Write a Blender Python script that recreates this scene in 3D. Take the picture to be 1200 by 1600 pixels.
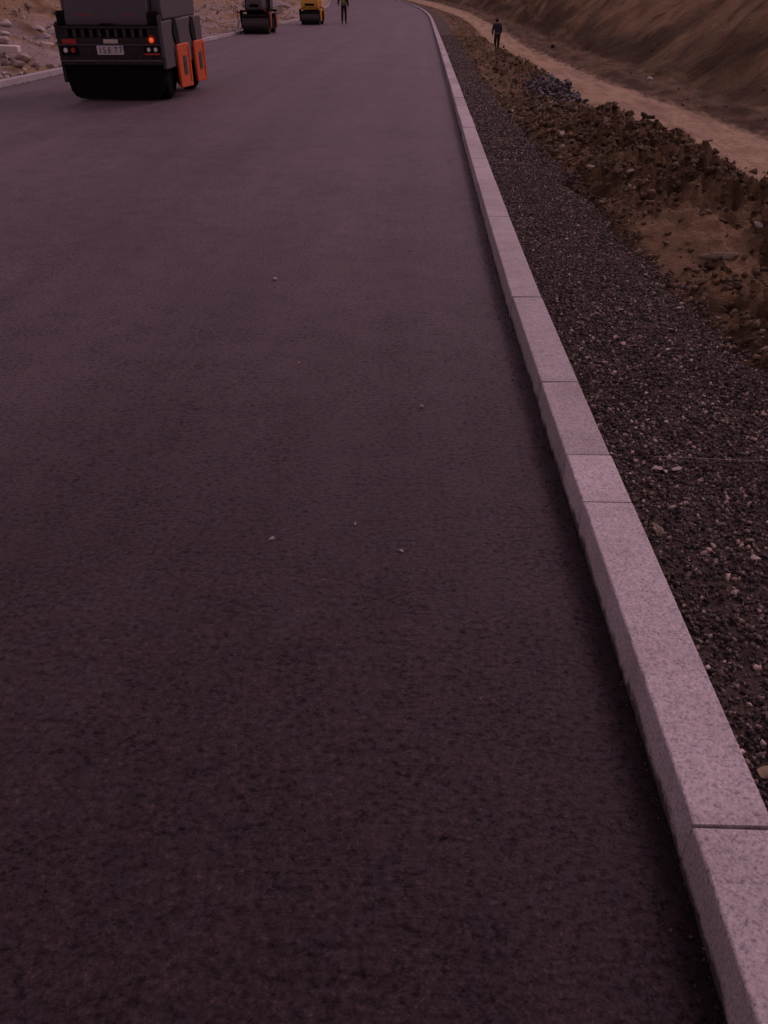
import bpy, bmesh, math, random
import numpy as np
from mathutils import Vector, Matrix, Euler

for o in list(bpy.data.objects):
    bpy.data.objects.remove(o)
R = math.radians
scene = bpy.context.scene
COL = scene.collection
random.seed(7)
rng = np.random.default_rng(11)

# ------------------------------------------------------------ camera
cd = bpy.data.cameras.new('camera')
cam = bpy.data.objects.new('camera', cd)
COL.objects.link(cam)
cam.location = (0, 0, 1.6)
cam.rotation_euler = (R(90 - 34.0), 0, R(2.33))
cd.sensor_fit = 'VERTICAL'
cd.sensor_height = 24.0
cd.lens = 1202 / 1600 * 24.0
cd.clip_start = 0.05
cd.clip_end = 3000
scene.camera = cam

# ------------------------------------------------------------ light
SUN_EL, SUN_AZ = 38.0, 38.0            # azimuth from +Y towards +X
world = bpy.data.worlds.new('World')
scene.world = world
world.use_nodes = True
wn, wl = world.node_tree.nodes, world.node_tree.links
wn.clear()
sky = wn.new('ShaderNodeTexSky')
sky.sky_type = 'NISHITA'
sky.sun_disc = False
sky.sun_elevation = R(SUN_EL)
sky.sun_rotation = R(SUN_AZ)
hsv = wn.new('ShaderNodeHueSaturation')
hsv.inputs['Saturation'].default_value = 0.12       # overcast: nearly grey
tint = wn.new('ShaderNodeMix')
tint.data_type = 'RGBA'
tint.blend_type = 'MULTIPLY'
tint.inputs['Factor'].default_value = 1.0
tint.inputs['B'].default_value = (1.0, 0.625, 0.765, 1)   # dim mauve evening cast
bg = wn.new('ShaderNodeBackground')
bg.inputs['Strength'].default_value = 0.10
wo = wn.new('ShaderNodeOutputWorld')
wl.new(sky.outputs['Color'], hsv.inputs['Color'])
wl.new(hsv.outputs['Color'], tint.inputs['A'])
wl.new(tint.outputs['Result'], bg.inputs['Color'])
wl.new(bg.outputs['Background'], wo.inputs['Surface'])

sd = bpy.data.lights.new('sun', 'SUN')
sd.energy = 0.9
sd.angle = R(25)
sd.color = (1.0, 0.64, 0.70)
sun = bpy.data.objects.new('sun', sd)
COL.objects.link(sun)
S = Vector((math.cos(R(SUN_EL)) * math.sin(R(SUN_AZ)), math.cos(R(SUN_EL)) * math.cos(R(SUN_AZ)), math.sin(R(SUN_EL))))
sun.rotation_euler = S.to_track_quat('Z', 'Y').to_euler()
sun.location = (20, 20, 30)

vs = scene.view_settings
vs.view_transform = 'Standard'
vs.look = 'None'
vs.exposure = 0.0
vs.gamma = 1.0
vs.use_curve_mapping = False

# ------------------------------------------------------------ helpers
def tag(o, label=None, cat=None, group=None, kind=None):
    if label: o['label'] = label
    if cat: o['category'] = cat
    if group: o['group'] = group
    if kind: o['kind'] = kind
    return o

def empty(name, loc=(0, 0, 0), rz=0.0):
    o = bpy.data.objects.new(name, None)
    o.location = loc
    o.rotation_euler = (0, 0, rz)
    o.empty_display_size = 0.2
    COL.objects.link(o)
    return o

def link(name, me, mat=None, parent=None):
    if mat is not None and len(me.materials) == 0:
        me.materials.append(mat)
    o = bpy.data.objects.new(name, me)
    COL.objects.link(o)
    if parent is not None:
        o.parent = parent
    return o

def obj(name, bm, mat, parent=None, smooth=False, bevel=0.0, seg=2):
    bmesh.ops.recalc_face_normals(bm, faces=bm.faces)
    if bevel > 0:
        es = [e for e in bm.edges if len(e.link_faces) == 2 and e.calc_face_angle(0) > 0.6]
        bmesh.ops.bevel(bm, geom=es, offset=bevel, segments=seg, affect='EDGES', profile=0.5, clamp_overlap=True)
    me = bpy.data.meshes.new(name)
    bm.to_mesh(me)
    bm.free()
    if smooth:
        me.polygons.foreach_set('use_smooth', [True] * len(me.polygons))
        try:
            me.set_sharp_from_angle(angle=R(40))
        except Exception:
            pass
    return link(name, me, mat, parent)

def box(bm, c, s, rot=None):
    m = Matrix.Translation(c)
    if rot is not None:
        m = m @ Euler(rot).to_matrix().to_4x4()
    m = m @ Matrix.Diagonal((s[0], s[1], s[2], 1))
    bmesh.ops.create_cube(bm, size=1, matrix=m)
    return bm

def cyl(bm, p0, p1, r, seg=16, r2=None):
    p0, p1 = Vector(p0), Vector(p1)
    d = p1 - p0
    m = Matrix.Translation((p0 + p1) / 2) @ d.to_track_quat('Z', 'Y').to_matrix().to_4x4()
    bmesh.ops.create_cone(bm, cap_ends=True, segments=seg, radius1=r, radius2=r if r2 is None else r2, depth=d.length, matrix=m)
    return bm

def tube(bm, pts, r, seg=8):
    for a, b in zip(pts[:-1], pts[1:]):
        cyl(bm, a, b, r, seg)
    for p in pts[1:-1]:
        bmesh.ops.create_uvsphere(bm, u_segments=seg, v_segments=6, radius=r, matrix=Matrix.Translation(p))
    return bm

def prism_x(bm, prof, x0, x1):
    """extrude a (y, z) outline along x"""
    a = [bm.verts.new((x0, y, z)) for y, z in prof]
    b = [bm.verts.new((x1, y, z)) for y, z in prof]
    n = len(prof)
    bm.faces.new(a)
    bm.faces.new(list(reversed(b)))
    for i in range(n):
        bm.faces.new((a[i], a[(i + 1) % n], b[(i + 1) % n], b[i]))
    return bm

def prism_y(bm, prof, y0, y1):
    a = [bm.verts.new((x, y0, z)) for x, z in prof]
    b = [bm.verts.new((x, y1, z)) for x, z in prof]
    n = len(prof)
    bm.faces.new(a)
    bm.faces.new(list(reversed(b)))
    for i in range(n):
        bm.faces.new((a[i], a[(i + 1) % n], b[(i + 1) % n], b[i]))
    return bm

def lathe_x(bm, prof, c, seg=40):
    """prof: list of (x, r) revolved round the x axis through c"""
    rings = []
    for x, r in prof:
        rings.append([bm.verts.new((c[0] + x, c[1] + r * math.cos(2 * math.pi * k / seg), c[2] + r * math.sin(2 * math.pi * k / seg))) for k in range(seg)])
    for a, b in zip(rings[:-1], rings[1:]):
        for k in range(seg):
            bm.faces.new((a[k], a[(k + 1) % seg], b[(k + 1) % seg], b[k]))
    bm.faces.new(rings[0])
    bm.faces.new(list(reversed(rings[-1])))
    return bm

# numpy gradient noise
def _h(ix, iy, s):
    n = (ix.astype(np.int64) * 374761393 + iy.astype(np.int64) * 668265263 + s * 1442695041) & 0x7fffffff
    n = ((n ^ (n >> 13)) * 1274126177) & 0x7fffffff
    return ((n ^ (n >> 16)) & 0xffff) / 65535.0 * 2 * math.pi

def pnoise(x, y, s=0):
    x = np.asarray(x, float); y = np.asarray(y, float)
    ix, iy = np.floor(x), np.floor(y)
    fx, fy = x - ix, y - iy
    u = fx * fx * fx * (fx * (fx * 6 - 15) + 10)
    v = fy * fy * fy * (fy * (fy * 6 - 15) + 10)
    def g(dx, dy):
        a = _h(ix + dx, iy + dy, s)
        return np.cos(a) * (fx - dx) + np.sin(a) * (fy - dy)
    n0 = g(0, 0) * (1 - u) + g(1, 0) * u
    n1 = g(0, 1) * (1 - u) + g(1, 1) * u
    return (n0 * (1 - v) + n1 * v) * 1.5

def fbm(x, y, octv=4, s=0, gain=0.5):
    t = 0; a = 1.0; f = 1.0
    for k in range(octv):
        t = t + a * pnoise(x * f + 13.7 * k, y * f - 7.3 * k, s + k)
        a *= gain; f *= 2.03
    return t

def sstep(a, b, x):
    t = np.clip((x - a) / (b - a), 0, 1)
    return t * t * (3 - 2 * t)

# ------------------------------------------------------------ materials
def newmat(name):
    m = bpy.data.materials.new(name)
    m.use_nodes = True
    nt = m.node_tree
    return m, nt.nodes, nt.links, nt.nodes['Principled BSDF']

def ramp(N, stops):
    r = N.new('ShaderNodeValToRGB')
    e = r.color_ramp.elements
    while len(e) > 1: e.remove(e[-1])
    e[0].position, e[0].color = stops[0][0], (*stops[0][1], 1)
    for p, c in stops[1:]:
        k = e.new(p); k.color = (*c, 1)
    return r

def noise(N, L, vec, scale, detail=3, rough=0.55):
    n = N.new('ShaderNodeTexNoise')
    n.inputs['Scale'].default_value = scale
    n.inputs['Detail'].default_value = detail
    n.inputs['Roughness'].default_value = rough
    if vec is not None: L.new(vec, n.inputs['Vector'])
    return n

def mapping(N, L, src, scale=(1, 1, 1), rot=(0, 0, 0)):
    mp = N.new('ShaderNodeMapping')
    mp.inputs['Scale'].default_value = scale
    mp.inputs['Rotation'].default_value = rot
    L.new(src, mp.inputs['Vector'])
    return mp.outputs['Vector']

def mixc(N, L, a, b, fac, mode='MIX'):
    m = N.new('ShaderNodeMix')
    m.data_type = 'RGBA'
    m.blend_type = mode
    for sock, v in (('A', a), ('B', b)):
        if isinstance(v, tuple): m.inputs[sock].default_value = (*v, 1)
        else: L.new(v, m.inputs[sock])
    if isinstance(fac, (int, float)): m.inputs['Factor'].default_value = fac
    else: L.new(fac, m.inputs['Factor'])
    return m.outputs['Result']

def bump(N, L, bsdf, height, strength, dist, prev=None):
    b = N.new('ShaderNodeBump')
    b.inputs['Strength'].default_value = strength
    b.inputs['Distance'].default_value = dist
    L.new(height, b.inputs['Height'])
    if prev is not None: L.new(prev, b.inputs['Normal'])
    L.new(b.outputs['Normal'], bsdf.inputs['Normal'])
    return b.outputs['Normal']

def m_plain(name, col, rough=0.5, metal=0.0, dirt=0.35, dscale=9.0, dcol=(0.09, 0.065, 0.05), spec=0.4, emit=0.0):
    m, N, L, B = newmat(name)
    tc = N.new('ShaderNodeTexCoord')
    n = noise(N, L, tc.outputs['Object'], dscale, 6, 0.65)
    r = ramp(N, [(0.42, (0, 0, 0)), (0.72, (1, 1, 1))])
    L.new(n.outputs['Fac'], r.inputs['Fac'])
    mul = N.new('ShaderNodeMath'); mul.operation = 'MULTIPLY'; mul.inputs[1].default_value = dirt
    L.new(r.outputs['Color'], mul.inputs[0])
    c = mixc(N, L, col, dcol, mul.outputs[0])
    L.new(c, B.inputs['Base Color'])
    rr = N.new('ShaderNodeMapRange')
    rr.inputs['To Min'].default_value = max(0.05, rough - 0.08)
    rr.inputs['To Max'].default_value = min(1, rough + 0.25)
    L.new(n.outputs['Fac'], rr.inputs['Value'])
    L.new(rr.outputs['Result'], B.inputs['Roughness'])
    B.inputs['Metallic'].default_value = metal
    B.inputs['Specular IOR Level'].default_value = spec
    if emit:
        B.inputs['Emission Color'].default_value = (*col, 1)
        B.inputs['Emission Strength'].default_value = emit
    return m

def m_asphalt():
    m, N, L, B = newmat('fresh_asphalt')
    tc = N.new('ShaderNodeTexCoord')
    P = tc.outputs['Object']
    fine = noise(N, L, P, 120, 5, 0.75)
    grit = noise(N, L, P, 48, 4, 0.6)
    pitn = noise(N, L, mapping(N, L, P, (0.75, 1, 1)), 60, 7, 0.76)
    clus = noise(N, L, P, 4.5, 5, 0.65)
    big = noise(N, L, mapping(N, L, P, (0.6, 0.8, 1)), 0.9, 5, 0.6)
    hue = noise(N, L, P, 9, 4, 0.7)
    stri = noise(N, L, mapping(N, L, P, (1.3, 0.06, 1)), 1.0, 4, 0.6)
    rf = ramp(N, [(0.30, (0.005, 0.0038, 0.0040)), (0.46, (0.017, 0.0128, 0.0142)), (0.60, (0.031, 0.0235, 0.0265)), (0.74, (0.095, 0.074, 0.074))])
    L.new(fine.outputs['Fac'], rf.inputs['Fac'])
    rg = ramp(N, [(0.3, (0.5, 0.5, 0.5)), (0.5, (1, 1, 1)), (0.70, (1.75, 1.68, 1.66))])
    L.new(grit.outputs['Fac'], rg.inputs['Fac'])
    rh = ramp(N, [(0.35, (0.92, 0.93, 1.12)), (0.65, (1.12, 0.98, 0.86))])
    L.new(hue.outputs['Fac'], rh.inputs['Fac'])
    rb = ramp(N, [(0.3, (0.84, 0.83, 0.83)), (0.7, (1.16, 1.16, 1.17))])
    L.new(big.outputs['Fac'], rb.inputs['Fac'])
    rs = ramp(N, [(0.3, (0.86, 0.86, 0.86)), (0.7, (1.14, 1.14, 1.14))])
    L.new(stri.outputs['Fac'], rs.inputs['Fac'])
    c = rf.outputs['Color']
    for q in (rg, rh, rb, rs):
        c = mixc(N, L, c, q.outputs['Color'], 1.0, 'MULTIPLY')
    # shade in the open pits painted as darker colour, thicker in some patches
    s1 = N.new('ShaderNodeMath'); s1.operation = 'MULTIPLY_ADD'; s1.inputs[1].default_value = 0.20
    L.new(clus.outputs['Fac'], s1.inputs[0]); L.new(pitn.outputs['Fac'], s1.inputs[2])
    pit = ramp(N, [(0.42, (0.24, 0.24, 0.24)), (0.52, (0.64, 0.64, 0.64)), (0.60, (0.97, 0.97, 0.97)), (0.75, (1.25, 1.25, 1.25))])
    L.new(s1.outputs[0], pit.inputs['Fac'])
    c = mixc(N, L, c, pit.outputs['Color'], 1.0, 'MULTIPLY')
    # near-black band along the foot of the kerb
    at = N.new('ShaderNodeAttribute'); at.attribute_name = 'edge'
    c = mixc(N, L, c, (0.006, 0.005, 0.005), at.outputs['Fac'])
    L.new(c, B.inputs['Base Color'])
    def scaled(src, k):
        q = N.new('ShaderNodeMath'); q.operation = 'MULTIPLY'; q.inputs[1].default_value = k
        L.new(src, q.inputs[0]); return q.outputs[0]
    g2 = mixc(N, L, pit.outputs['Color'], rs.outputs['Color'], 1.0, 'MULTIPLY')
    g2 = mixc(N, L, g2, rb.outputs['Color'], 0.5, 'MULTIPLY')
    L.new(scaled(g2, 0.24), B.inputs['Specular IOR Level'])
    L.new(scaled(g2, 0.25), B.inputs['Sheen Weight'])
    B.inputs['Specular Tint'].default_value = (1.0, 0.84, 0.93, 1)
    B.inputs['Sheen Tint'].default_value = (1.0, 0.80, 0.92, 1)
    B.inputs['Sheen Roughness'].default_value = 0.45
    rr = N.new('ShaderNodeMapRange')
    rr.inputs['To Min'].default_value = 0.42; rr.inputs['To Max'].default_value = 0.75
    L.new(grit.outputs['Fac'], rr.inputs['Value'])
    L.new(rr.outputs['Result'], B.inputs['Roughness'])
    n1 = bump(N, L, B, fine.outputs['Fac'], 0.35, 0.005)
    bump(N, L, B, pit.outputs['Color'], 0.35, 0.004, n1)
    return m

def m_granite():
    m, N, L, B = newmat('pale_granite')
    tc = N.new('ShaderNodeTexCoord')
    oi = N.new('ShaderNodeObjectInfo')
    add = N.new('ShaderNodeVectorMath'); add.operation = 'ADD'
    L.new(tc.outputs['Object'], add.inputs[0])
    cmb = N.new('ShaderNodeCombineXYZ')
    k = N.new('ShaderNodeMath'); k.operation = 'MULTIPLY'; k.inputs[1].default_value = 37.0
    L.new(oi.outputs['Random'], k.inputs[0]); L.new(k.outputs[0], cmb.inputs[0]); L.new(k.outputs[0], cmb.inputs[1])
    L.new(cmb.outputs[0], add.inputs[1])
    P = add.outputs[0]
    sp = noise(N, L, P, 130, 4, 0.7)
    cl = noise(N, L, P, 55, 4, 0.65)
    bigs = noise(N, L, P, 3.5, 4, 0.6)
    r = ramp(N, [(0.33, (0.17, 0.165, 0.18)), (0.44, (0.39, 0.365, 0.38)), (0.56, (0.50, 0.468, 0.475)), (0.70, (0.64, 0.60, 0.60))])
    L.new(sp.outputs['Fac'], r.inputs['Fac'])
    r2 = ramp(N, [(0.3, (0.87, 0.88, 0.91)), (0.5, (1.0, 1.0, 1.0)), (0.7, (1.10, 1.07, 1.06))])
    L.new(cl.outputs['Fac'], r2.inputs['Fac'])
    c = mixc(N, L, r.outputs['Color'], r2.outputs['Color'], 1.0, 'MULTIPLY')
    r3 = ramp(N, [(0.3, (0.86, 0.83, 0.80)), (0.6, (1.06, 1.05, 1.05))])
    L.new(bigs.outputs['Fac'], r3.inputs['Fac'])
    c = mixc(N, L, c, r3.outputs['Color'], 1.0, 'MULTIPLY')
    # each stone from a slightly different slab
    rt = N.new('ShaderNodeMapRange'); rt.inputs['To Min'].default_value = 0.84; rt.inputs['To Max'].default_value = 1.10
    L.new(oi.outputs['Random'], rt.inputs['Value'])
    c = mixc(N, L, c, rt.outputs['Result'], 1.0, 'MULTIPLY')
    # tar smeared along the foot of the stone
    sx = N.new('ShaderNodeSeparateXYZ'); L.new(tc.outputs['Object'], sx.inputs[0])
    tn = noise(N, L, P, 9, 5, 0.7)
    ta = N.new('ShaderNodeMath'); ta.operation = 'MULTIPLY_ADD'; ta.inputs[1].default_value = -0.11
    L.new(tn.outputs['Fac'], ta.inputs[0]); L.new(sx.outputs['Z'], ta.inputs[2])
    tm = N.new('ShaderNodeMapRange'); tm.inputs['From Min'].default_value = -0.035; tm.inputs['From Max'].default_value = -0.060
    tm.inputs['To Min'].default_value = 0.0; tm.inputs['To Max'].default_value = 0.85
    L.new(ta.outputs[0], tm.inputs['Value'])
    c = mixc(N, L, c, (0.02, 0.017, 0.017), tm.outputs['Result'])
    L.new(c, B.inputs['Base Color'])
    B.inputs['Roughness'].default_value = 0.72
    B.inputs['Specular IOR Level'].default_value = 0.3
    n1 = bump(N, L, B, sp.outputs['Fac'], 0.25, 0.003)
    bump(N, L, B, cl.outputs['Fac'], 0.2, 0.006, n1)
    return m

def m_terrain(name='site_earth', coarse=False):
    m, N, L, B = newmat(name)
    tc = N.new('ShaderNodeTexCoord')
    P = tc.outputs['Object']
    at = N.new('ShaderNodeAttribute'); at.attribute_name = 'col'
    n1 = noise(N, L, P, 55, 5, 0.7)
    n2 = noise(N, L, P, 7, 6, 0.7)
    n3 = noise(N, L, P, 0.8, 5, 0.65)
    r1 = ramp(N, [(0.3, (0.55, 0.53, 0.5)), (0.5, (1, 1, 1)), (0.72, (1.5, 1.45, 1.4))])
    r2 = ramp(N, [(0.3, (0.6, 0.57, 0.54)), (0.5, (1, 1, 1)), (0.7, (1.35, 1.33, 1.3))])
    r3 = ramp(N, [(0.3, (0.8, 0.77, 0.73)), (0.7, (1.2, 1.2, 1.2))])
    L.new(n1.outputs['Fac'], r1.inputs['Fac']); L.new(n2.outputs['Fac'], r2.inputs['Fac']); L.new(n3.outputs['Fac'], r3.inputs['Fac'])
    c = mixc(N, L, at.outputs['Color'], r1.outputs['Color'], 0.8, 'MULTIPLY')
    c = mixc(N, L, c, r2.outputs['Color'], 0.75, 'MULTIPLY')
    c = mixc(N, L, c, r3.outputs['Color'], 1.0, 'MULTIPLY')
    L.new(c, B.inputs['Base Color'])
    B.inputs['Roughness'].default_value = 0.95
    B.inputs['Specular IOR Level'].default_value = 0.15
    b1 = bump(N, L, B, n1.outputs['Fac'], 0.7, 0.02)
    b2 = bump(N, L, B, n2.outputs['Fac'], 0.8, 0.09, b1)
    if coarse:
        n4 = noise(N, L, mapping(N, L, P, (0.5, 1.3, 0.5), (0, 0, 0.5)), 1.3, 7, 0.72)
        bump(N, L, B, n4.outputs['Fac'], 0.9, 0.6, b2)
    return m

def m_stone(name, stops, attr=True, nscale=40):
    m, N, L, B = newmat(name)
    tc = N.new('ShaderNodeTexCoord')
    r = ramp(N, stops)
    if attr:
        at = N.new('ShaderNodeAttribute'); at.attribute_name = 'tone'
        L.new(at.outputs['Fac'], r.inputs['Fac'])
    else:
        oi = N.new('ShaderNodeObjectInfo')
        L.new(oi.outputs['Random'], r.inputs['Fac'])
    n = noise(N, L, tc.outputs['Object'], nscale, 5, 0.7)
    r2 = ramp(N, [(0.3, (0.6, 0.58, 0.56)), (0.5, (1, 1, 1)), (0.72, (1.3, 1.28, 1.25))])
    L.new(n.outputs['Fac'], r2.inputs['Fac'])
    c = mixc(N, L, r.outputs['Color'], r2.outputs['Color'], 1.0, 'MULTIPLY')
    L.new(c, B.inputs['Base Color'])
    B.inputs['Roughness'].default_value = 0.85
    B.inputs['Specular IOR Level'].default_value = 0.25
    bump(N, L, B, n.outputs['Fac'], 0.5, 0.01)
    return m

MA = dict(
    asphalt=m_asphalt(), granite=m_granite(), earth=m_terrain(), hillearth=m_terrain('hill_earth', True),
    concrete=m_plain('bedding_concrete', (0.24, 0.22, 0.20), 0.9),
    gravel=m_stone('crushed_stone', [(0.0, (0.018, 0.015, 0.015)), (0.3, (0.058, 0.048, 0.049)), (0.6, (0.155, 0.126, 0.115)), (0.88, (0.30, 0.23, 0.185)), (1.0, (0.62, 0.50, 0.43))]),
    clod=m_stone('earth_clods', [(0.0, (0.040, 0.024, 0.012)), (0.45, (0.115, 0.074, 0.040)), (0.8, (0.23, 0.165, 0.10)), (1.0, (0.46, 0.38, 0.31))], nscale=25),
    bluestone=m_stone('grey_stone', [(0.0, (0.06, 0.054, 0.057)), (0.6, (0.15, 0.135, 0.145)), (1.0, (0.30, 0.275, 0.29))], nscale=20),
    rubble=m_stone('rubble_stone', [(0.0, (0.26, 0.20, 0.175)), (0.5, (0.42, 0.36, 0.355)), (1.0, (0.56, 0.50, 0.50))], attr=False, nscale=6),
    palestone=m_stone('pale_stone', [(0.0, (0.30, 0.25, 0.21)), (1.0, (0.52, 0.46, 0.43))], attr=False, nscale=60),
    tanstone=m_stone('tan_stone', [(0.0, (0.22, 0.175, 0.12)), (1.0, (0.30, 0.235, 0.16))], attr=False, nscale=60),
    grass=m_stone('dry_grass', [(0.0, (0.12, 0.085, 0.04)), (1.0, (0.34, 0.25, 0.13))], nscale=15),
    darkgrey=m_plain('dark_grey_paint', (0.021, 0.018, 0.018), 0.6, spec=0.2),
    grey=m_plain('grey_paint', (0.085, 0.080, 0.090), 0.55, dirt=0.35, spec=0.2),
    midgrey=m_plain('grille_paint', (0.055, 0.048, 0.046), 0.6, dirt=0.3, spec=0.2),
    black=m_plain('black_plastic', (0.008, 0.007, 0.007), 0.85, dirt=0.15, spec=0.08),
    rubber=m_plain('tyre_rubber', (0.005, 0.0045, 0.0045), 0.9, dirt=0.12, spec=0.06),
    orange=m_plain('orange_paint', (0.58, 0.085, 0.012), 0.45, dirt=0.35, dcol=(0.30, 0.06, 0.02)),
    dullorange=m_plain('faded_orange', (0.26, 0.058, 0.02), 0.6, dirt=0.5),
    yellow=m_plain('yellow_paint', (0.62, 0.34, 0.045), 0.45, dirt=0.35, dcol=(0.3, 0.17, 0.05)),
    steel=m_plain('drum_steel', (0.055, 0.05, 0.047), 0.45, 0.6, dirt=0.5),
    chrome=m_plain('worn_steel_edge', (0.22, 0.2, 0.2), 0.45, 0.6, dirt=0.6),
    red=m_plain('red_lens', (0.35, 0.015, 0.012), 0.3, dirt=0.2),
    redstripe=m_plain('red_decal', (0.40, 0.05, 0.06), 0.5, dirt=0.2),
    white=m_plain('clear_lens', (0.75, 0.72, 0.70), 0.25, dirt=0.15, dcol=(0.4, 0.35, 0.3)),
    plate=m_plain('plate_white', (0.55, 0.52, 0.53), 0.5, dirt=0.35, dscale=20),
    label=m_plain('plate_cream', (0.55, 0.52, 0.40), 0.5, dirt=0.35, dscale=20),
    ink=m_plain('plate_ink', (0.03, 0.03, 0.035), 0.6, dirt=0.2),
    amber=m_plain('amber_lamp', (1.0, 0.13, 0.03), 0.3, dirt=0.0, emit=0.55),
    skin=m_plain('skin', (0.42, 0.26, 0.19), 0.6, dirt=0.1),
    hair=m_plain('dark_hair', (0.02, 0.016, 0.014), 0.7, dirt=0.1),
    navy=m_plain('navy_cloth', (0.018, 0.018, 0.032), 0.9, dirt=0.3, dscale=14),
    darkcloth=m_plain('dark_trousers', (0.010, 0.009, 0.010), 0.9, dirt=0.3, dscale=14),
    vest=m_plain('hivis_cloth', (0.26, 0.235, 0.05), 0.8, dirt=0.3, dscale=14),
    shoe=m_plain('shoe_leather', (0.03, 0.022, 0.017), 0.7),
    slab=m_plain('pale_slab', (0.62, 0.57, 0.54), 0.8, dirt=0.4, dcol=(0.35, 0.28, 0.22)),
    timber=m_plain('weathered_timber', (0.13, 0.085, 0.05), 0.85),
    string=m_plain('pale_string', (0.50, 0.46, 0.44), 0.9, dirt=0.2),
    glass=m_plain('cab_glass', (0.05, 0.055, 0.06), 0.1, dirt=0.1, spec=0.5),
)

# ------------------------------------------------------------ lie of the land
def bend_r(Y): return -0.00047 * np.maximum(0, Y - 62) ** 2
def xr(Y):     # road edge at the foot of the right kerb
    return np.interp(Y, [-20, 0, 1, 2.3, 3.3, 4.5, 6.5, 8, 12, 22, 35, 60], [.66, .625, .622, .604, .589, .574, .571, .574, .584, .61, .63, .64]) + bend_r(Y)
def xl(Y): return -8.49 - 0.0188 * np.maximum(0, Y - 62) ** 1.3
def rise(Y): return 0.00004 * np.maximum(0, Y - 60) ** 2
KW, KH = 0.173, 0.12

def gedge(Y): return np.interp(Y, [-14, 0, 3.4, 7, 12, 20, 30, 50, 70, 120], [1.85, 1.75, 1.67, 1.52, 1.42, 1.34, 1.45, 1.6, 1.7, 1.8])
def crest(Y): return np.interp(Y, [-14, 0, 5, 6.3, 9.4, 11.8, 14, 20, 27, 35, 50, 80], [3, 2.9, 2.74, 2.66, 2.44, 2.1, 2.25, 2.5, 2.4, 2.35, 2.6, 3.0])
def crest_h(Y): return np.interp(Y, [-14, 0, 6, 9.4, 11.4, 13, 15, 20, 25, 30, 40, 60, 120], [.34, .34, .31, .31, .28, .12, .08, .10, .14, .04, -.06, .0, .1])
def trk_z(Y): return np.interp(Y, [-14, 50, 58, 75, 100, 130, 200, 300], [-1.2, -1.25, -1.2, -.65, -.08, .3, .9, 2])
def trk_l(Y): return np.interp(Y, [-14, 35, 50, 64, 85, 120, 200], [4.2, 4.2, 4.0, 3.6, 2.9, 2.4, 2.2])
def trk_r(Y): return np.interp(Y, [-14, 0, 20, 35, 64, 90, 120, 200], [8.9, 8.8, 8.2, 7.05, 6.5, 5.6, 5.0, 4.8])
def toe(Y): return np.interp(Y, [-14, 0, 20, 40, 64, 90, 120, 200], [10.6, 10.3, 9.7, 9.2, 8.4, 7.0, 6.0, 5.6])

def smooth_soil(X, Y):
    """where the digger bucket left a smooth face"""
    e = 1 - np.sqrt(((X - 1.98) / .42) ** 2 + ((Y - 5.65) / .95) ** 2) + .45 * fbm(X * 3, Y * 2, 3, 78)
    f = .6 * sstep(.1, .35, pnoise(X * 1.1 + 4, Y * .6, 77)) * sstep(9, 12, Y)
    return np.maximum(sstep(.0, .30, e), f)

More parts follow.
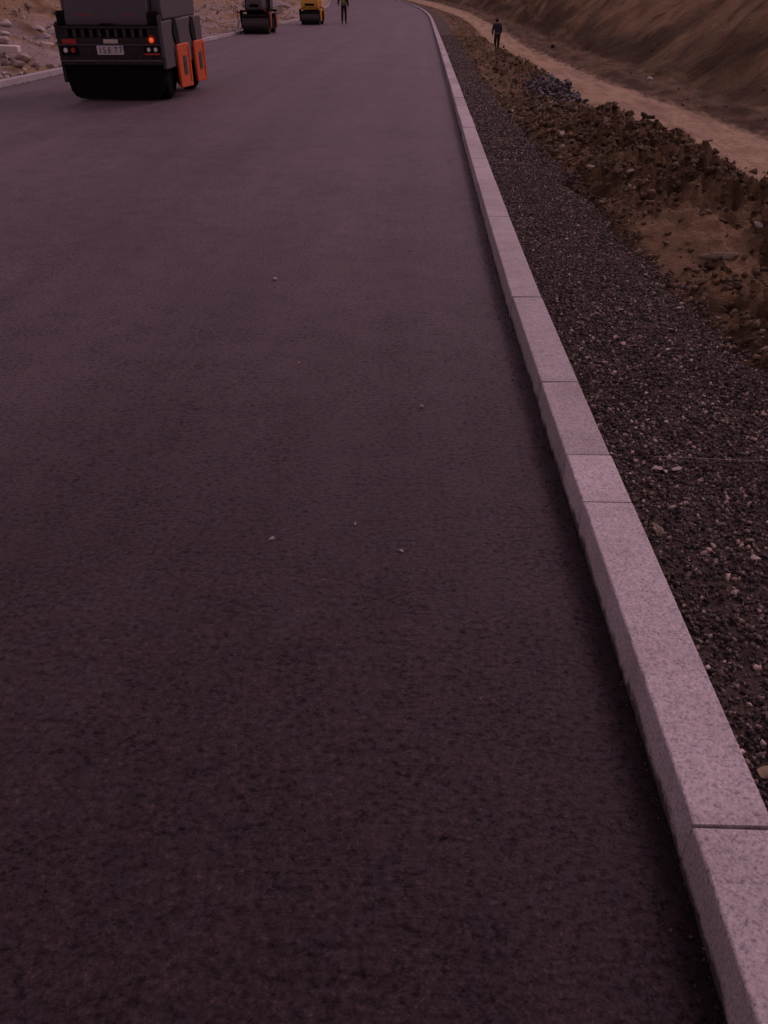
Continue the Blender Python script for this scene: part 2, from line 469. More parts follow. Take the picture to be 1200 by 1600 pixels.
def ground_right(X, Y, detail=True):
    """height and albedo right of the kerb"""
    x = X - bend_r(Y)
    g = gedge(Y) + 0.11 * pnoise(Y * 1.3, Y * 0 + 3.3, 5) + 0.06 * pnoise(Y * 5.1, Y * 0 + 1.3, 6)
    c = crest(Y) + 0.12 * pnoise(Y * 0.9, Y * 0 + 8.3, 7)
    hc = crest_h(Y) + 0.07 * pnoise(Y * 1.1, Y * 0 + 5.1, 8)
    zt = trk_z(Y)
    zg = 0.068 + rise(Y) + 0.012 * fbm(X * 3, Y * 2, 3, 20)
    t = np.clip((x - g) / (c - g), 0, 1)
    steep = np.exp(-((Y - 7.6) / 1.3) ** 2)
    zface = zg + (hc + rise(Y) - zg) * t ** (0.70 - 0.40 * steep)
    s = sstep(0.05, 2.0, x - c)
    zb = zface + (zt - zface) * s
    amp = 0.14 * np.sin(np.pi * np.clip((x - g) / np.maximum(trk_l(Y) - g, .3), 0, 1)) ** 0.7
    far = np.clip(1.4 - Y / 45, 0.35, 1)
    rough = fbm(X * 1.9, Y * 1.5, 5, 30, 0.55)
    ridg = 1 - np.abs(fbm(X * 2.6, Y * 1.9, 4, 40, 0.55)) * 2.2
    smooth_patch = smooth_soil(X, Y)
    zb = zb + amp * far * (0.75 * rough + 0.55 * ridg * (1 - 0.8 * smooth_patch))
    zb = zb + np.where(x > g, (0.034 * fbm(X * 9, Y * 8, 3, 50, .6) + 0.085 * (0.5 - np.abs(fbm(X * 3.4, Y * 2.2, 5, 54, .58)) * 2)) * np.clip(amp * 9, 0, 1) * (1 - .7 * smooth_patch), 0)
    zb = zb - 0.15 * np.exp(-((x - g - .13) / .13) ** 2 - ((Y - 7.5) / .55) ** 2) - 0.10 * np.exp(-((x - g - .45) / .12) ** 2 - ((Y - 9.6) / .4) ** 2) - 0.12 * np.exp(-((x - 2.35) / .16) ** 2 - ((Y - 4.9) / .35) ** 2)
    # dirt track
    tl, tr, th = trk_l(Y), trk_r(Y), toe(Y)
    k = sstep(0, 0.5, x - tl)
    ztr = zt + 0.035 * fbm(X * 1.3, Y * 0.25, 3, 60) - 0.04 * np.exp(-((x - (tl + tr) / 2 - .8) / .22) ** 2) - 0.04 * np.exp(-((x - (tl + tr) / 2 + .8) / .22) ** 2)
    z = zb * (1 - k) + ztr * k
    # toe strip and hill
    d = x - tr
    z = z + np.where(d > 0, 0.12 * sstep(0, 1.0, d) * (1 + fbm(X * 1.2, Y * 0.8, 4, 65)), 0)
    hx = np.maximum(0, x - th + 0.5 * pnoise(Y * 0.16, Y * 0, 70))
    hz = 0.80 * (np.sqrt(hx * hx + 0.25) - 0.5)
    hz = 26 * (1 - np.exp(-hz / 26))
    gul = fbm(Y * 0.85 + hx * 0.22, hx * 0.10, 5, 80, .6)
    bench = fbm(Y * 0.05, hx * 0.22, 4, 84)
    hz = hz + np.clip(hx / 4, 0, 1) * (0.13 * gul + 0.5 * bench + 0.26 * fbm(X * 1.2, Y * 1.1, 5, 90, .6))
    z = z + hz
    # albedo
    n1 = fbm(X * 1.1, Y * 0.9, 4, 100)
    n2 = fbm(X * 4.5, Y * 4.0, 3, 110)
    A = lambda r, g_, b: np.stack([np.full_like(X, r), np.full_like(X, g_), np.full_like(X, b)], -1)
    def mix(a, b, f): return a * (1 - f[..., None]) + b * f[..., None]
    gravel = A(.075, .057, .05)
    gravel = mix(gravel, A(.10, .083, .08), np.clip(Y / 14 - .4, 0, 1) * 0.8)
    gravel = mix(gravel, A(.14, .10, .06), sstep(.25, .75, fbm(X * 2.2, Y * .7, 4, 104)) * sstep(5, 14, Y))
    bank = mix(A(.165, .108, .056), A(.062, .038, .019), sstep(-.1, .55, n1 + .5 * n2))
    bank = mix(bank, A(.23, .157, .088), smooth_patch * 0.8 * sstep(-.7, .2, n2))
    bank = mix(bank, A(.26, .185, .10), sstep(.1, .5, fbm(X * 1.6, Y * .5, 4, 120)) * sstep(9, 13, Y) * .8)
    track = mix(A(.41, .31, .21), A(.32, .235, .155), sstep(-.2, .5, fbm(X * 2.2, Y * .22, 4, 130)))
    strip = mix(A(.135, .09, .05), A(.062, .037, .019), sstep(-.25, .4, n1))
    lay = fbm(Y * 1.7 + hx * .85, hx * .16 - Y * .05, 5, 88, .62)
    hill = mix(A(.32, .222, .118), A(.10, .063, .031), sstep(-.28, .65, gul * .25 + bench * .35 + n1 * .3 + n2 * .3 + lay * .32 + .4 * fbm(X * .45, Y * .5, 4, 89, .6)))
    toe_dark = np.clip(1 - (hx - 0.6) / 2.6 + 0.9 * fbm(Y * .25, hx * .4, 3, 140), 0, 1) * sstep(-.2, .6, x - th)
    hill = mix(hill, A(.062, .038, .019), toe_dark * .9)  # hill darker in an irregular band along its toe
    jit = 0.09 * n2
    col = mix(gravel, bank, sstep(-.03, .03, x - g))
    col = mix(col, track, sstep(-.25, .25, x - tl + 3 * jit))
    col = mix(col, strip, sstep(-.2, .35, x - tr + 4 * jit))
    col = mix(col, hill, sstep(-.3, .5, x - th + 3 * jit))
    return z, col, x, g, c, tl, tr, th

def ground_left(X, Y):
    u = xl(Y) - KW - X
    z = 0.06 + rise(Y) + np.interp(u, [0, .5, 1.2, 3, 5, 8, 15, 40, 120, 500], [0, .02, .12, .55, 1.1, 2.1, 4.2, 9, 20, 60])
    z = z + sstep(0, 1.5, u) * (0.22 * fbm(X * .8, Y * .6, 5, 200) + 0.07 * fbm(X * 3, Y * 2.4, 4, 210)) + np.clip(u / 12, 0, 1) * 1.0 * fbm(X * .13, Y * .13, 4, 220)
    n1 = fbm(X * .7, Y * .5, 4, 230)
    a = np.stack([np.full_like(X, v) for v in (.30, .215, .135)], -1)
    b = np.stack([np.full_like(X, v) for v in (.14, .092, .052)], -1)
    p = np.stack([np.full_like(X, v) for v in (.33, .28, .28)], -1)
    f = sstep(0.0, .6, n1 + .3 * fbm(X * 3, Y * 3, 2, 235))[..., None]
    col = a * (1 - f) + b * f
    f2 = (sstep(-.25, .2, fbm(X * .5, Y * .4, 3, 240)) * sstep(5.5, 3.0, u))[..., None] * .85
    return z, col * (1 - f2) + p * f2

def height(x, y):
    X = np.array([x], float); Y = np.array([y], float)
    if x > 0: return float(ground_right(X, Y)[0][0])
    return float(ground_left(X, Y)[0][0])

def far_rise(X, Y): return 0.16 * np.maximum(0, Y - 205) ** 1.05

def geo(a, b, k, s0):
    out = [a]
    while out[-1] < b: out.append(out[-1] + max(s0, k * abs(out[-1])))
    return out
rowsY = list(np.arange(-14, 0, .5)) + list(np.arange(0, 3, .05)) + geo(3, 14, .011, .03) [:-1]
rowsY += geo(14, 260, .016, .2)[:-1] + geo(260, 1400, .12, 20)
rowsY = np.array(sorted(set(np.round(rowsY, 4))))
ru = np.array(list(np.arange(0, .66, .035)) + list(np.arange(.66, 2.6, .022)) + list(np.arange(2.6, 9, .10)) + list(np.arange(9, 34, .5)) + geo(34, 900, .12, 3))
lu = np.array(list(np.arange(0, 9, .11)) + list(np.arange(9, 30, .6)) + geo(30, 900, .12, 3))
nR, nU, nLu = len(rowsY), len(ru), len(lu)
YY = rowsY[:, None]
XR = (xr(rowsY) + KW - 0.02)[:, None] + ru[None, :]
XL = (xl(rowsY) - KW + 0.02)[:, None] - lu[None, ::-1]
Yr = np.broadcast_to(YY, XR.shape).copy(); Yl = np.broadcast_to(YY, XL.shape).copy()
zR, cR, xRel, gE, cE, tL, tR, tH = ground_right(XR, Yr)
zL, cL = ground_left(XL, Yl)
zR = zR + far_rise(XR, Yr); zL = zL + far_rise(XL, Yl)
# under the road the same sheet carries on just below the asphalt
XM = np.stack([xl(rowsY) - KW + 0.03, xl(rowsY) + .3, xr(rowsY) - .3, xr(rowsY) + KW - .03], -1)
YM = np.broadcast_to(YY, XM.shape).copy()
zM = (rise(rowsY) - 0.22)[:, None] + np.zeros_like(XM) + far_rise(XM, YM) * 1.3
cM = np.zeros(XM.shape + (3,)) + np.array([.12, .09, .07])
X = np.concatenate([XL, XM, XR], 1); Yg = np.concatenate([Yl, YM, Yr], 1); Z = np.concatenate([zL, zM, zR], 1); C = np.concatenate([cL, cM, cR], 1)
W = X.shape[1]
ii, jj = np.meshgrid(np.arange(nR - 1), np.arange(W - 1), indexing='ij')
a = ii * W + jj
quads = np.stack([a, a + 1, a + W + 1, a + W], -1).reshape(-1, 4)
# which piece of ground each face belongs to
reg = np.zeros((nR - 1, W - 1), int)
off = nLu + 4
def cen(v): return (v[:-1, :-1] + v[1:, :-1] + v[:-1, 1:] + v[1:, 1:]) / 4
cx, cy = cen(xRel), cen(Yr)
rg = np.zeros(cx.shape, int)
rg[(cx < cen(gE)) & (cy < 75)] = 1
rg[(cx >= cen(gE)) & (cx < cen(tL)) & (cy < 40)] = 2
rg[(cx >= cen(tL)) & (cx < cen(tR)) & (cy < 200)] = 3
rg[(cx >= cen(tH))] = 4
reg[:, off:] = rg
reg = reg.reshape(-1)
V = np.stack([X, Yg, Z], -1).reshape(-1, 3)
CC = np.clip(C.reshape(-1, 3), 0.005, 0.9)

def mesh_np(name, verts, faces, n):
    me = bpy.data.meshes.new(name)
    me.vertices.add(len(verts)); me.vertices.foreach_set('co', np.ascontiguousarray(verts, np.float32).ravel())
    me.loops.add(len(faces) * n); me.loops.foreach_set('vertex_index', np.ascontiguousarray(faces, np.int32).ravel())
    me.polygons.add(len(faces))
    me.polygons.foreach_set('loop_start', np.arange(0, len(faces) * n, n, dtype=np.int32))
    me.polygons.foreach_set('loop_total', np.full(len(faces), n, np.int32))
    me.update(calc_edges=True)
    return me

for rid, nm in ((0, 'ground'), (1, 'gravel_shoulder'), (2, 'earth_bank'), (3, 'dirt_track'), (4, 'hill')):
    q = quads[reg == rid]
    used, inv = np.unique(q.ravel(), return_inverse=True)
    me = mesh_np(nm, V[used], inv.reshape(-1, 4), 4)
    at = me.attributes.new('col', 'FLOAT_COLOR', 'POINT')
    at.data.foreach_set('color', np.concatenate([CC[used], np.ones((len(used), 1))], 1).astype(np.float32).ravel())
    me.polygons.foreach_set('use_smooth', np.ones(len(q), bool))
    tag(link(nm, me, MA['hillearth' if nm == 'hill' else 'earth']), kind='structure')

# ------------------------------------------------------------ road
ry = np.array(list(np.arange(-14, 0, .5)) + list(np.arange(0, 8, .1)) + geo(8, 214, .03, .2))
lat = np.concatenate([np.linspace(0, 0.9, 40)[:-1], np.linspace(.9, .985, 20)[:-1], np.linspace(.985, 1, 26)])
Xa = xl(ry)[:, None] + (xr(ry) - xl(ry))[:, None] * lat[None, :]
Ya = np.broadcast_to(ry[:, None], Xa.shape)
dk = xr(ry)[:, None] - Xa
Za = rise(ry)[:, None] + 0.006 * fbm(Xa * .5, Ya * .35, 3, 300) + np.where(dk < .12, -0.016 * sstep(.12, .0, dk), 0)
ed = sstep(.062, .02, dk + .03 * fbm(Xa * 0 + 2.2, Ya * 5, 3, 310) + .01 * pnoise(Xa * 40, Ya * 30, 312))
n0, n1_ = Xa.shape
ii, jj = np.meshgrid(np.arange(n0 - 1), np.arange(n1_ - 1), indexing='ij')
a = ii * n1_ + jj
me = mesh_np('road', np.stack([Xa, Ya, Za], -1).reshape(-1, 3), np.stack([a, a + 1, a + n1_ + 1, a + n1_], -1).reshape(-1, 4), 4)
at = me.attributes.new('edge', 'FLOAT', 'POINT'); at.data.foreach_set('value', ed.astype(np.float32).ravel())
me.polygons.foreach_set('use_smooth', np.ones(len(me.polygons), bool))
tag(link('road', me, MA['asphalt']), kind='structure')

# ------------------------------------------------------------ kerbs
def kerb_mesh(length, seed, segs):
    """a sawn granite kerb stone, arrises slightly worn and chipped; origin at the foot of its road face"""
    rr = random.Random(seed)
    bm = bmesh.new()
    g = 0.010                                   # half of the open joint
    n = segs
    prof = [(0, -.20), (0, KH - .006), (.0018, KH - .0018), (.006, KH), (KW - .006, KH), (KW - .0018, KH - .0018), (KW, KH - .006), (KW, -.20)]
    rings = []
    for i in range(n + 1):
        y = g / 2 + (length - g) * i / n
        endd = 0.006 if i in (0, n) else 0
        ch = rr.random()
        chip = 0.006 * rr.random() if ch < .15 else 0.0015 * rr.random()
        ring = []
        for k, (x, z) in enumerate(prof):
            dx = chip if k in (1, 2) else 0
            dz = -chip * .8 if k in (2, 3) else (-0.001 * rr.random() if k in (4, 5) else 0)
            if endd and k in (2, 3, 4, 5): dz -= endd * .5
            ring.append(bm.verts.new((x + dx, y, z + dz)))
        rings.append(ring)
        if i in (0, n): pass
    m = len(prof)
    for A_, B_ in zip(rings[:-1], rings[1:]):
        for k in range(m):
            bm.faces.new((A_[k], A_[(k + 1) % m], B_[(k + 1) % m], B_[k]))
    bm.faces.new(rings[0]); bm.faces.new(list(reversed(rings[-1])))
    bmesh.ops.recalc_face_normals(bm, faces=bm.faces)
    me = bpy.data.meshes.new('kerb_stone')
    bm.to_mesh(me); bm.free()
    me.materials.append(MA['granite'])
    return me

def bedding(name, xf, side, y0, y1):
    bm = bmesh.new()
    ys = list(np.arange(y0, y1, 2.0))
    rings = []
    for y in ys:
        x0 = float(xf(np.array(y))); r = float(rise(np.array(y)))
        xs = (x0 + .012, x0 + KW + .0) if side > 0 else (x0 - KW - .0, x0 - .012)
        rings.append([bm.verts.new((xs[0], y, r - .40)), bm.verts.new((xs[1], y, r - .40)), bm.verts.new((xs[1], y, r - .03)), bm.verts.new((xs[0], y, r - .03))])
    for A_, B_ in zip(rings[:-1], rings[1:]):
        for k in range(4):
            bm.faces.new((A_[k], A_[(k + 1) % 4], B_[(k + 1) % 4], B_[k]))
    bm.faces.new(rings[0]); bm.faces.new(rings[-1])
    return tag(obj(name, bm, MA['concrete']), kind='structure')

kr = bedding('kerb_right', xr, 1, -4, 200)
kl = bedding('kerb_left', xl, -1, 2, 200)
joints = [-3.2, -1.9, -.85, 1.018, 2.289, 2.629, 3.308, 4.504, 6.473, 7.903]
while joints[-1] < 198:
    joints.append(joints[-1] + (1.2 if joints[-1] < 80 else 2.4) * random.uniform(.94, 1.06))
std = {}
for side, parent, js in ((1, kr, joints), (-1, kl, list(np.arange(3, 198, 1.5)))):
    for k, (y0, y1) in enumerate(zip(js[:-1], js[1:])):
        ym = (y0 + y1) / 2
        ln = y1 - y0
        if y0 < 8.5 and side > 0:
            me = kerb_mesh(ln, k, max(10, int(ln * 40)))
            sy = 1
        else:
            key = (round(ln * 2) / 2, k % 3)
            if key not in std: std[key] = kerb_mesh(key[0], 50 + k % 3, 14)
            me = std[key]; sy = ln / key[0]
        f = xr if side > 0 else xl
        xa, xb = float(f(np.array(y0))), float(f(np.array(y1)))
        o = link('kerb_stone', me, None, parent)
        jit = random.uniform(-.003, .003)
        zj = random.uniform(-.003, .003)
        ang = -math.atan2(xb - xa, y1 - y0)
        za, zb_ = float(rise(np.array(y0))), float(rise(np.array(y1)))
        if side > 0:
            o.location = (xa + jit, y0, za + zj); o.rotation_euler = (math.atan2(zb_ - za, ln), 0, ang); o.scale = (1, sy, 1)
        else:
            o.location = (xb + jit, y1, zb_ + zj); o.rotation_euler = (0, 0, math.pi + ang); o.scale = (1, sy, 1)

# ------------------------------------------------------------ stones
def hull_mesh(seed, npts=9, flat=.7):
    rr = random.Random(seed)
    bm = bmesh.new()
    for _ in range(npts):
        v = Vector((rr.gauss(0, 1), rr.gauss(0, 1), rr.gauss(0, 1))).normalized() * rr.uniform(.8, 1.05)
        bm.verts.new((v.x, v.y * rr.uniform(.75, 1), v.z * flat))
    r = bmesh.ops.convex_hull(bm, input=bm.verts)
    bmesh.ops.delete(bm, geom=[v for v in bm.verts if not v.link_faces], context='VERTS')
    bmesh.ops.triangulate(bm, faces=bm.faces)
    bmesh.ops.recalc_face_normals(bm, faces=bm.faces)
    return bm

PROTO = []
for s in range(14):
    bm = hull_mesh(s, 8)
    bm.verts.index_update()
    PROTO.append((np.array([v.co[:] for v in bm.verts]), np.array([[v.index for v in f.verts] for f in bm.faces])))
    bm.free()

def scatter(name, pts, rad, tone, mat, sink=0.25, squash=1.0, parent=None):
    """many small stones as one mesh"""
    vs_, fs_, ts_ = [], [], []
    base = 0
    n = len(pts)
    which = rng.integers(0, len(PROTO), n)
    for w in range(len(PROTO)):
        idx = np.where(which == w)[0]
        if len(idx) == 0: continue
        pv, pf = PROTO[w]
        k = len(idx)
        q = rng.normal(size=(k, 4)); q /= np.linalg.norm(q, axis=1)[:, None]
        a_, b_, c_, d_ = q.T
        Rm = np.stack([np.stack([1 - 2 * (c_ * c_ + d_ * d_), 2 * (b_ * c_ - a_ * d_), 2 * (b_ * d_ + a_ * c_)], -1),
                       np.stack([2 * (b_ * c_ + a_ * d_), 1 - 2 * (b_ * b_ + d_ * d_), 2 * (c_ * d_ - a_ * b_)], -1),
                       np.stack([2 * (b_ * d_ - a_ * c_), 2 * (c_ * d_ + a_ * b_), 1 - 2 * (b_ * b_ + c_ * c_)], -1)], 1)
        vv = np.einsum('kij,vj->kvi', Rm, pv) * rad[idx][:, None, None]
        vv[..., 2] *= squash
        vv = vv + pts[idx][:, None, :]
        vv[..., 2] += (rad[idx] * (0.5 - sink))[:, None]
        vs_.append(vv.reshape(-1, 3))
        fs_.append((pf[None] + base + (np.arange(k) * len(pv))[:, None, None]).reshape(-1, 3))
        ts_.append(np.repeat(tone[idx], len(pv)))
        base += k * len(pv)
    me = mesh_np(name, np.concatenate(vs_), np.concatenate(fs_), 3)
    at = me.attributes.new('tone', 'FLOAT', 'POINT'); at.data.foreach_set('value', np.concatenate(ts_).astype(np.float32))
    return link(name, me, mat, parent)

def strip_pts(n, y0, y1, fx0, fx1, p=1.0):
    y = y0 + (y1 - y0) * rng.random(n) ** p
    x0, x1 = fx0(y), fx1(y)
    x = x0 + (x1 - x0) * rng.random(n)
    z = ground_right(x, y)[0]
    return np.stack([x, y, z], -1)

kx = lambda y: xr(y) + KW + .004
gx = lambda y: gedge(y) + .05 + bend_r(y)
P1 = strip_pts(23000, .2, 4.0, kx, gx); r1 = rng.uniform(.0045, .0115, len(P1)) * rng.choice([1, 1, 1, 1, 1.5], len(P1))
P2 = strip_pts(16000, 4.0, 9.0, kx, gx); r2 = rng.uniform(.006, .014, len(P2))
P3 = strip_pts(8500, 9.0, 40.0, kx, gx, 1.9); r3 = rng.uniform(.009, .022, len(P3))
PP = np.concatenate([P1, P2, P3]); rr_ = np.concatenate([r1, r2, r3])
tone = np.clip(rng.beta(1.5, 2.0, len(PP)), 0, .9)
hot = rng.random(len(PP)) < .032
tone[hot] = rng.uniform(.9, 1, hot.sum())
rr_[hot & (PP[:, 1] < 4)] *= 1.25
tag(scatter('gravel', PP, rr_, tone, MA['gravel']), 'dark crushed stone gravel filling the strip behind the right kerb', 'gravel', kind='stuff')

fl = strip_pts(170, .4, 6.5, kx, gx)
tag(scatter('gravel_flakes', fl + np.array([0, 0, .006]), rng.uniform(.008, .017, len(fl)) * (1 + fl[:, 1] / 12), rng.uniform(.72, 1, len(fl)), MA['gravel'], squash=.35, sink=.3),
    'pale flat chips and dry leaf scraps scattered over the gravel strip', 'gravel', kind='stuff')
# crumbs of hot mix left along the foot of the kerb
yc = .3 + 14 * rng.random(1500) ** 1.6
xc_ = xr(yc) - .004 - .09 * rng.random(1500) ** 2.2
tag(scatter('asphalt_crumbs', np.stack([xc_, yc, np.full(1500, -.012) + .1 * (xr(yc) - xc_)], -1), rng.uniform(.002, .0065, 1500), rng.beta(1.1, 4, 1500) * .75, MA['gravel'], sink=.3),
    'dark crumbs of asphalt along the foot of the right kerb', 'crumbs', kind='stuff')

# clods and stones over the earth bank
cl = lambda y: gedge(y) + bend_r(y) - .03
cr_ = lambda y: crest(y) + .5 + bend_r(y)
B1 = strip_pts(14000, 1.5, 9, cl, cr_); b1 = .005 + .046 * rng.random(len(B1)) ** 4.6
B2 = strip_pts(9000, 9, 16, cl, cr_); b2 = .008 + .066 * rng.random(len(B2)) ** 4.2
B3 = strip_pts(2600, 16, 40, cl, lambda y: crest(y) + .8); b3 = .015 + .08 * rng.random(len(B3)) ** 4
BB = np.concatenate([B1, B2, B3]); br = np.concatenate([b1, b2, b3])
bt = rng.beta(1.3, 2.4, len(BB))
sm = smooth_soil(BB[:, 0], BB[:, 1])
kp = rng.random(len(BB)) > sm * .85
BB, br, bt = BB[kp], br[kp], bt[kp]
tag(scatter('earth_clods', BB, br, bt, MA['clod'], sink=.4, squash=.75), 'loose brown clods and small stones covering the earth bank', 'clods', kind='stuff')

# loose clods along the foot of the hill beside the track
T1 = strip_pts(700, 14, 70, lambda y: trk_r(y) - .2, lambda y: toe(y) + 2.5)
tag(scatter('hill_foot_clods', T1, .02 + .06 * rng.random(len(T1)) ** 4, .2 + rng.beta(1.5, 2.0, len(T1)) * .7, MA['clod'], sink=.4), 'scattered brown clods along the foot of the hill', 'clods', kind='stuff')

# rubble fragments beyond the left kerb
n = 4200
y = rng.uniform(13, 75, n); u = .3 + 5.5 * rng.random(n) ** 1.3
x = xl(y) - KW - u
zz = ground_left(x, y)[0]
keep = fbm(x * .5, y * .35, 3, 240) > -.25
PPl = np.stack([x, y, zz], -1)[keep]
tag(scatter('rubble_fragments', PPl, .02 + .12 * rng.random(len(PPl)) ** 3.5, rng.beta(2, 2, len(PPl)), m_stone('rubble_fragment_stone', [(0, (.16, .12, .09)), (.5, (.36, .30, .28)), (1, (.56, .50, .50))]), sink=.35),
    'small stone fragments strewn on the ground beyond the left kerb', 'rubble', kind='stuff')

def rock(name, x, y, size, mat, label, cat, group=None, seed=0, z=None, flat=.7, npts=16, rot=None, stretch=(1, 1, 1), sink=.3):
    bm = hull_mesh(1000 + seed, npts, flat)
    bmesh.ops.scale(bm, vec=Vector(stretch) * size, verts=bm.verts)
    o = obj(name, bm, mat, bevel=size * .09, seg=1)
    if z is None: z = height(x, y)
    o.location = (x, y, z + size * stretch[2] * flat * (.9 - sink))
    o.rotation_euler = rot or (random.uniform(-.2, .2), random.uniform(-.2, .2), random.uniform(0, 6.28))
    tag(o, label, cat, group)
    return o

# bigger stones lying on the bank
for k, (x, y, s, m, lab) in enumerate([
    (1.96, 7.69, .055, 'palestone', 'white stone in the middle of the brown earth bank'),
    (1.73, 10.33, .05, 'palestone', 'small pale stone at the far low end of the earth bank'),
    (1.67, 8.05, .055, 'tanstone', 'tan stone beside the dark hollow at the foot of the earth bank'),
    (2.32, 6.11, .05, 'palestone', 'flat pale stone near the crest of the earth bank'),
    (2.29, 5.48, .045, 'palestone', 'pale pointed stone near the right edge, high on the earth bank'),
    (1.97, 5.18, .085, 'tanstone', 'long tan slab of earth sticking out of the near bank'),
]):
    rock('stone', x, y, s, MA[m], lab, 'stone', 'larger stones on the earth bank', seed=k, stretch=(1.3, .9, .8) if k != 5 else (1.9, .7, .6))

# flat pieces lying on the gravel
for k, (x, y, s, m, st, rz, lab) in enumerate([
    (.846, 2.18, .034, 'tanstone', (1.45, .75, .55), 1.95, 'oval tan stone touching the back of the right kerb'),
    (1.122, 2.036, .020, 'palestone', (1.1, .9, .4), .3, 'pinkish flat flake on the gravel at the right edge'),
    (.997, 1.86, .014, 'palestone', (1.1, .8, .6), .9, 'small pink chip on gravel below the flat flake'),
    (1.086, 2.99, .015, 'palestone', (1, .9, .7), .2, 'bright pebble on gravel above the pale string'),
    (.951, 2.60, .026, 'palestone', (1.3, .8, .4), .1, 'flat buff stone on gravel just below the pale string, nearer the kerb'),
    (1.025, 2.60, .024, 'palestone', (1.3, .8, .4), .5, 'flat buff stone on gravel just below the pale string, farther from the kerb'),
    (.850, 1.19, .024, 'tanstone', (1.2, .9, .7), .5, 'tan stone against the kerb at the lower right edge'),
]):
    rock('stone', x, y, s, MA[m], lab, 'stone', 'flat stones on the gravel', seed=40 + k, stretch=st, rot=(0, 0, rz), z=.075, sink=.3)

# light pebbles lying on the new asphalt
for k, (x, y, s, lab) in enumerate([
    (.041, 3.252, .013, 'whitish pebble on the asphalt, brightest one right of centre'),
    (-.198, 2.283, .0085, 'tiny pale pebble on the asphalt, upper one of three near the middle'),
    (-.027, 2.128, .010, 'small pale pebble on the asphalt, lower right of three near the middle'),
    (-.485, 2.18, .012, 'pale grey pebble on the asphalt, leftmost of three near the middle'),
    (-.942, 5.136, .024, 'flat white chip on the far asphalt behind the roller'),
    (-.047, 5.871, .016, 'tiny white chip on the far asphalt nearest the kerb'),
    (-.596, 3.734, .010, 'dull pale speck of stone on the asphalt, left of centre'),
]):
    rock('pebble', x, y, s, MA['palestone'], lab, 'pebble', 'loose pebbles on the asphalt', seed=70 + k, z=.001, stretch=(1.3, .8, .7), rot=(0, 0, k * 1.3), sink=.2)

# rocks beside the track
rock('stone', 8.93, 34.6, .16, MA['palestone'], 'pale rock at the foot of the hill beside the track', 'stone', seed=91)
rock('stone', 7.75, 53.0, .17, MA['clod'], 'dark clod of earth at the hill side of the far track', 'clod', seed=92)

# boulders beyond the left kerb, near the big roller
spots = [(-10.2, 18.8, .34), (-9.5, 17.9, .16), (-10.8, 20.6, .42), (-9.7, 19.9, .22), (-11.6, 22.5, .36), (-10.3, 22.2, .25), (-9.3, 21.2, .17),
         (-11.1, 18.6, .27), (-12.3, 24.6, .40), (-9.6, 24.3, .2), (-10.9, 25.6, .3), (-12.9, 21.6, .33), (-11.9, 20.2, .22), (-9.2, 19.3, .12), (-10.0, 20.9, .13), (-13.6, 26.5, .35), (-11.4, 27.8, .28)]
for _ in range(34):
    y = random.uniform(15.5, 31)
    spots.append((-9.0 - random.uniform(.1, 1) * (2.0 + .12 * (y - 15)), y, random.uniform(.10, .27)))
for k, (x, y, s) in enumerate(spots):
    rock('boulder', x, y, s, MA['rubble'], 'pale angular boulder in the rubble beyond the left kerb, left of the big roller', 'boulder', 'boulders left of the big roller', seed=110 + k, stretch=(1.25, 1, .75), sink=.45)
for k in range(9):
    y = 60 + 3.2 * k + random.uniform(-1, 1)
    x = float(xl(np.array(y))) - 1.6 - random.uniform(0, 2.6)
    rock('boulder', x, y, random.uniform(.35, .7), MA['rubble'], 'grey boulder in the heap behind the left kerb between the two far rollers', 'boulder', 'boulders between the far rollers', seed=140 + k, sink=.4)

# slabs leaning in the rubble behind the big roller
def slab(x, y, z, sx, sy, sz, rot, label, group, mat='slab', name='stone_slab'):
    bm = box(bmesh.new(), (0, 0, 0), (sx, sy, sz))
    o = obj(name, bm, MA[mat], bevel=.012)
    o.location = (x, y, z); o.rotation_euler = rot
    return tag(o, label, 'slab', group)
slab(-10.15, 21.0, height(-10.15, 21.0) + .22, 1.1, .5, .13, (0, .05, .25), 'long pale slab lying on rubble just left of the big roller', 'slabs in the rubble')
slab(-9.75, 18.4, height(-9.75, 18.4) + .06, .7, .4, .12, (.1, -.05, .1), 'short pale slab low in the rubble close to the left kerb', 'slabs in the rubble')
# two pale slabs stacked on a dark timber crate beside the small roller
bx_, by_ = -12.6, 47.0
bz = height(bx_, by_)
tr_ = empty('timber_trestle', (bx_, by_, bz - .05))
for sx in (-.7, 0, .7):
    obj('bearer', box(bmesh.new(), (sx, 0, .26), (.16, .7, .52)), MA['timber'], tr_, bevel=.01)
obj('cross_plank', box(bmesh.new(), (0, -.372, .3), (1.9, .04, .14)), MA['timber'], tr_)
tag(tr_, 'dark timber trestle carrying two pale slabs behind the left kerb', 'trestle')
slab(bx_, by_, bz + .575, 1.9, .75, .20, (0, 0, .03), 'lower of two pale slabs stacked on the timber trestle', 'stacked slabs')
slab(bx_ - .05, by_, bz + .84, 2.25, .75, .20, (0, 0, -.02), 'upper, longer of two pale slabs stacked on the timber trestle', 'stacked slabs')
for sx in (-.6, .6):
    b_ = obj('spacer_block', box(bmesh.new(), (0, 0, 0), (.12, .6, .06)), MA['timber'])
    b_.location = (bx_ + sx, by_, bz + .707)
    tag(b_, ('left' if sx < 0 else 'right') + ' dark spacer block between the two stacked pale slabs', 'block', 'spacer blocks')

